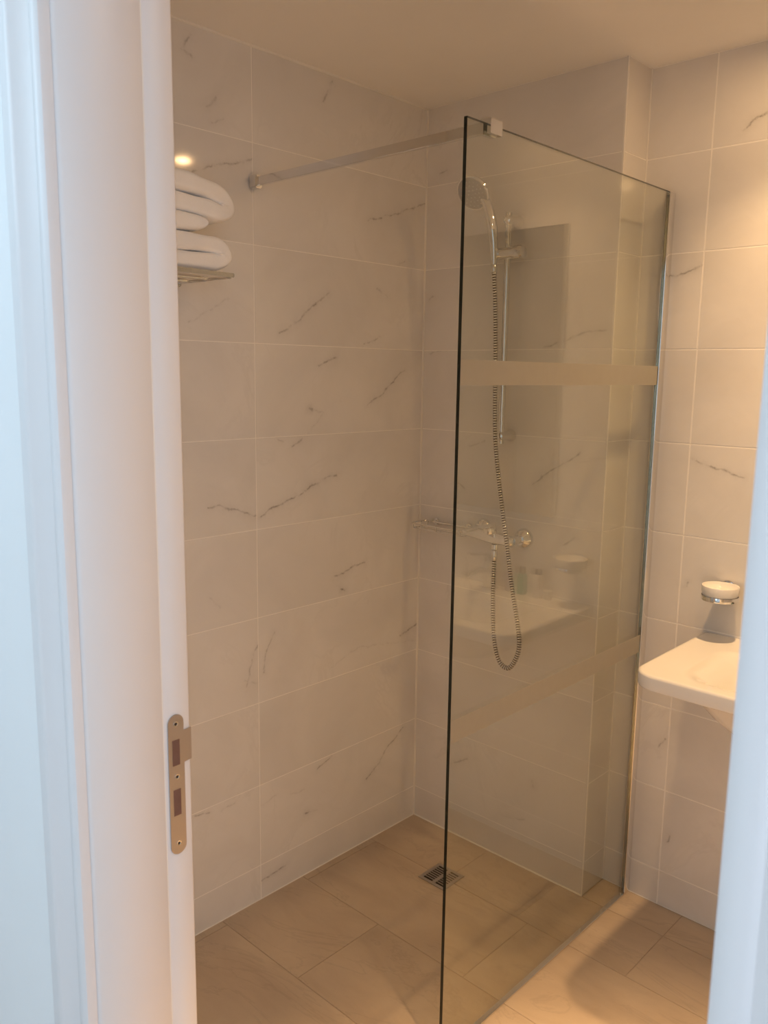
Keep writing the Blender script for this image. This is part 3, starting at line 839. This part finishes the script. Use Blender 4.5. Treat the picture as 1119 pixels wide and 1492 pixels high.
# ------------------------------------------------------------------ floor drain
dr = thing('floor_drain', 'square slotted steel floor drain set in the shower floor', 'drain', (0.309, -0.2215, 0))
S = 0.0505
finish('dark_cavity', boxes(((-S + .004, -S + .004, 0.0003), (S - .004, S - .004, 0.0009))), M['dark'], dr)  # thin near-black plate, its colour stands in for the shade below the slots
finish('drain_frame', boxes(((-S, -S, 0.0003), (S, -S + 0.011, 0.0032)), ((-S, S - 0.011, 0.0003), (S, S, 0.0032)), ((-S, -S + 0.011, 0.0003), (-S + 0.011, S - 0.011, 0.0032)), ((S - 0.011, -S + 0.011, 0.0003), (S, S - 0.011, 0.0032)), bev=0.0006, seg=1), M['steel_dark'], dr)
for y in (-0.0300, -0.0200, -0.0100, 0.0, 0.0100, 0.0200, 0.0300):
    finish('slat', boxes(((-S + 0.011, y - 0.0021, 0.0010), (S - 0.011, y + 0.0021, 0.0029))), M['steel_dark'], dr)
for x in (0.002,):
    finish('cross_bar', boxes(((x - 0.006, -S + 0.011, 0.0010), (x + 0.006, S - 0.011, 0.0031))), M['steel_dark'], dr)

# ------------------------------------------------------------------ wall-hung washbasin
wx0, wx1, wy0, wy1, wz = 0.926, 1.606, -0.303, YC - 0.0006, 0.853
basin = thing('washbasin', 'white ceramic washbasin with rounded corners hung on the tiled wall right of the screen', 'washbasin', ((wx0 + wx1) / 2, 0, wz))
cx = (wx0 + wx1) / 2
def ring(x0, x1, y0, y1, r, z, bow=0.0):
    out = []
    for x, y in rrect(x0, x1, y0, y1, r, 10):
        f = max(0.0, 1 - ((x - cx) / ((x1 - x0) / 2)) ** 2)
        yy = y - bow * f if y < (y0 + y1) / 2 else y
        out.append((x - cx, yy, z - wz))
    return out
ro = [0.055, 0.055, 0.004, 0.004]
ix0, ix1, iy0, iy1 = wx0 + 0.105, wx1 - 0.105, wy0 + 0.050, wy1 - 0.125
def ri(d): return [max(.03, .055 - d * .6), max(.03, .055 - d * .6), max(.02, .042 - d * .5), max(.02, .042 - d * .5)]
rings = [
    ring(wx0 + 0.24, wx1 - 0.24, wy0 + 0.17, wy1, [.06, .06, .01, .01], wz - 0.165, 0.02),
    ring(wx0 + 0.19, wx1 - 0.19, wy0 + 0.12, wy1, [.07, .07, .01, .01], wz - 0.145, 0.02),
    ring(wx0 + 0.145, wx1 - 0.145, wy0 + 0.075, wy1, [.07, .07, .008, .008], wz - 0.095, 0.02),
    ring(wx0 + 0.110, wx1 - 0.110, wy0 + 0.050, wy1, [.06, .06, .006, .006], wz - 0.046, 0.02),
    ring(wx0 + 0.095, wx1 - 0.095, wy0 + 0.040, wy1, ro, wz - 0.0395, 0.02),
    ring(wx0 + 0.006, wx1 - 0.006, wy0 + 0.005, wy1, ro, wz - 0.0375, 0.02),
    ring(wx0 + 0.0015, wx1 - 0.0015, wy0 + 0.0012, wy1, ro, wz - 0.0355, 0.02),
    ring(wx0, wx1, wy0, wy1, ro, wz - 0.032, 0.02),
    ring(wx0, wx1, wy0, wy1, ro, wz - 0.006, 0.02),
    ring(wx0 + 0.0016, wx1 - 0.0016, wy0 + 0.0016, wy1, ro, wz - 0.0016, 0.02),
    ring(wx0 + 0.006, wx1 - 0.006, wy0 + 0.006, wy1 - 0.001, ro, wz, 0.02),
    ring(wx0 + 0.012, wx1 - 0.012, wy0 + 0.012, wy1 - 0.006, ro, wz, 0.02),
    ring(ix0 - 0.018, ix1 + 0.018, iy0 - 0.016, iy1 + 0.014, ri(-0.018), wz, 0.018),
    ring(ix0 - 0.012, ix1 + 0.012, iy0 - 0.011, iy1 + 0.009, ri(-0.012), wz - 0.0001, 0.016),
    ring(ix0, ix1, iy0, iy1, ri(0), wz - 0.0020, 0.015),
    ring(ix0 + 0.014, ix1 - 0.014, iy0 + 0.012, iy1 - 0.006, ri(.012), wz - 0.0070, 0.015),
    ring(ix0 + 0.030, ix1 - 0.030, iy0 + 0.022, iy1 - 0.010, ri(.022), wz - 0.0160, 0.013),
    ring(ix0 + 0.052, ix1 - 0.052, iy0 + 0.033, iy1 - 0.015, ri(.033), wz - 0.0340, 0.011),
    ring(ix0 + 0.080, ix1 - 0.080, iy0 + 0.045, iy1 - 0.022, ri(.040), wz - 0.0640, 0.008),
    ring(ix0 + 0.120, ix1 - 0.120, iy0 + 0.055, iy1 - 0.030, [.04, .04, .03, .03], wz - 0.095, 0.0),
    ring(ix0 + 0.160, ix1 - 0.160, iy0 + 0.090, iy1 - 0.055, [.03, .03, .02, .02], wz - 0.105, 0.0),
]
bm = bmesh.new(); loops(bm, rings)
finish('basin_body', bm, M['ceramic'], basin, smooth=True, angle=50)
bm = bmesh.new(); lathe(bm, [(0.022, 0), (0.022, 0.002), (0.017, 0.003), (0.012, 0.001), (0, 0.001)], (0, (iy0 + iy1) / 2 + .015, -0.1045), (0, 0, 1), 24)
finish('waste', bm, M['chrome'], basin, smooth=True)
bm = bmesh.new(); lathe(bm, [(0.011, 0), (0.010, 0.002), (0.007, 0.002), (0.006, 0.0), (0, 0.0)], (0, iy1 - 0.0115, -0.028), (0, -1, 0.25), 20)
finish('overflow_ring', bm, M['chrome'], basin, smooth=True)

tap = thing('basin_tap', 'chrome basin mixer tap on the back rim of the washbasin', 'tap', (1.266, 0.068, wz))
bm = bmesh.new(); lathe(bm, [(0.026, 0.0002), (0.026, 0.006), (0.0225, 0.010), (0.0215, 0.07), (0.023, 0.085), (0.023, 0.098), (0.018, 0.104), (0, 0.105)], (0, 0, 0), (0, 0, 1), 28)
finish('tap_body', bm, M['chrome'], tap, smooth=True)
bm = bmesh.new(); tube(bm, spline([(0, -0.012, 0.062), (0, -0.06, 0.072), (0, -0.105, 0.068), (0, -0.125, 0.058)], 6), 0.0115, 16)
finish('spout', bm, M['chrome'], tap, smooth=True)
bm = bmesh.new(); tube(bm, spline([(0, 0.004, 0.104), (0, -0.02, 0.118), (0, -0.07, 0.126), (0, -0.095, 0.128)], 6), [(0.012, 0.005)] * 19, 16)
finish('lever', bm, M['chrome'], tap, smooth=True)

def bottle(name, label, x, y, r, h, caph, body, cap):
    t = thing(name, label, 'bottle', (x, y, wz), 'toiletries on the washbasin rim')
    bm = bmesh.new(); lathe(bm, [(r * .85, 0.0004), (r, 0.003), (r, h - 0.010), (r * .8, h - 0.003), (r * .45, h), (0, h)], (0, 0, 0), (0, 0, 1), 24)
    finish('bottle_body', bm, M[body], t, smooth=True)
    bm = bmesh.new(); lathe(bm, [(r * .62, h), (r * .66, h + 0.002), (r * .62, h + caph - 0.002), (r * .5, h + caph), (0, h + caph)], (0, 0, 0), (0, 0, 1), 20)
    finish('bottle_cap', bm, M[cap], t, smooth=True)
    return t
bottle('toiletry_bottle', 'green toiletry bottle with dark cap on the washbasin rim, seen mirrored in the glass', 1.161, 0.092, 0.0155, 0.068, 0.020, 'green', 'cap')
bottle('toiletry_bottle', 'pale toiletry bottle with dark cap on the washbasin rim, seen mirrored in the glass', 1.101, 0.090, 0.0170, 0.074, 0.016, 'white_plastic', 'cap')
bottle('toiletry_bottle', 'mauve toiletry bottle beside the tap, seen mirrored in the glass', 1.211, 0.092, 0.0130, 0.066, 0.018, 'lilac_plastic', 'white_plastic')
jar = thing('toiletry_jar', 'small low white jar at the end of the bottles, seen mirrored in the glass', 'jar', (1.066, 0.094, wz), 'toiletries on the washbasin rim')
bm = bmesh.new(); lathe(bm, [(0.012, 0.0004), (0.0135, 0.003), (0.0135, 0.016), (0.012, 0.018), (0, 0.018)], (0, 0, 0), (0, 0, 1), 24)
finish('jar_body', bm, M['white_plastic'], jar, smooth=True)
bm = bmesh.new(); lathe(bm, [(0.014, 0.018), (0.014, 0.026), (0.012, 0.028), (0, 0.028)], (0, 0, 0), (0, 0, 1), 24)
finish('jar_lid', bm, M['white_plastic'], jar, smooth=True)

# ------------------------------------------------------------------ soap dish on the wall
sd = thing('soap_dish', 'white ceramic soap dish in a chrome wall ring above the washbasin', 'soap dish', (0.978, YC, 0.986))
dy = -0.052
bm = bmesh.new()
lathe(bm, [(0.0, -0.022), (0.030, -0.022), (0.0415, -0.018), (0.0445, -0.010), (0.0462, 0.000), (0.0470, 0.012), (0.0462, 0.0140), (0.0440, 0.0135), (0.0425, 0.006), (0.036, -0.003), (0.0, -0.005)], (0, dy, 0.0), (0, 0, 1), 40)
finish('dish', bm, M['ceramic'], sd, smooth=True)['label'] = 'white ceramic dish'
bm = bmesh.new()
lathe(bm, [(0.0452, -0.0235), (0.0468, -0.0235), (0.0470, -0.0225), (0.0470, -0.0120), (0.0465, -0.0110), (0.0452, -0.0115), (0.0452, -0.0235)], (0, dy, 0.0), (0, 0, 1), 40)
finish('holder_ring', bm, M['chrome'], sd, smooth=True)
bm = bmesh.new(); tube(bm, [(0, -0.004, -0.0165), (0, -0.0062, -0.0170)], 0.006, 16)
lathe(bm, [(0.0200, 0.0006), (0.0200, 0.003), (0.0170, 0.0045), (0, 0.0045)], (0, 0, -0.002), (0, -1, 0), 28)
finish('wall_mount', bm, M['chrome'], sd, smooth=True)

# ------------------------------------------------------------------ mirror above the basin
mir = thing('wall_mirror', 'rectangular wall mirror above the washbasin, seen as a dark rectangle mirrored in the glass', 'mirror', (1.33, YC, 1.54))
finish('mirror_glass', boxes(((1.068 - 1.33, -0.0085, 1.105 - 1.54), (1.60 - 1.33, -0.0030, 1.970 - 1.54)), bev=0.0008, seg=1), M['mirror'], mir)
finish('backing', boxes(((1.085 - 1.33, -0.0030, 1.12 - 1.54), (1.585 - 1.33, -0.0005, 1.955 - 1.54))), M['dark'], mir)

# ------------------------------------------------------------------ recessed ceiling lights
for k, ((lx, ly), beams) in enumerate(LAMPS):
    t = thing('ceiling_light', ['round recessed ceiling light above the washbasin', 'round recessed ceiling light near the door'][k], 'ceiling light', (lx, ly, H), 'recessed ceiling lights')
    bm = bmesh.new(); lathe(bm, [(0.030, -0.0004), (0.044, -0.0004), (0.045, -0.003), (0.040, -0.006), (0.031, -0.005), (0.030, -0.0004)], (0, 0, 0), (0, 0, 1), 32)
    finish('light_ring', bm, M['chrome'], t, smooth=True)
    bm = bmesh.new(); lathe(bm, [(0.0285, -0.0008), (0.0285, -0.0030), (0, -0.0034)], (0, 0, 0), (0, 0, 1), 32)
    finish('light_lens', bm, M['lamp'], t, smooth=True)
    for power, cone in beams:
        d = bpy.data.lights.new('downlight', 'SPOT')
        d.energy, d.color, d.spot_size, d.spot_blend, d.shadow_soft_size = power, WARM, math.radians(cone), LAMP_BLEND, 0.026
        o = bpy.data.objects.new('downlight', d)
        COL.objects.link(o); o.parent = t; o.location = (0, 0, -0.035)
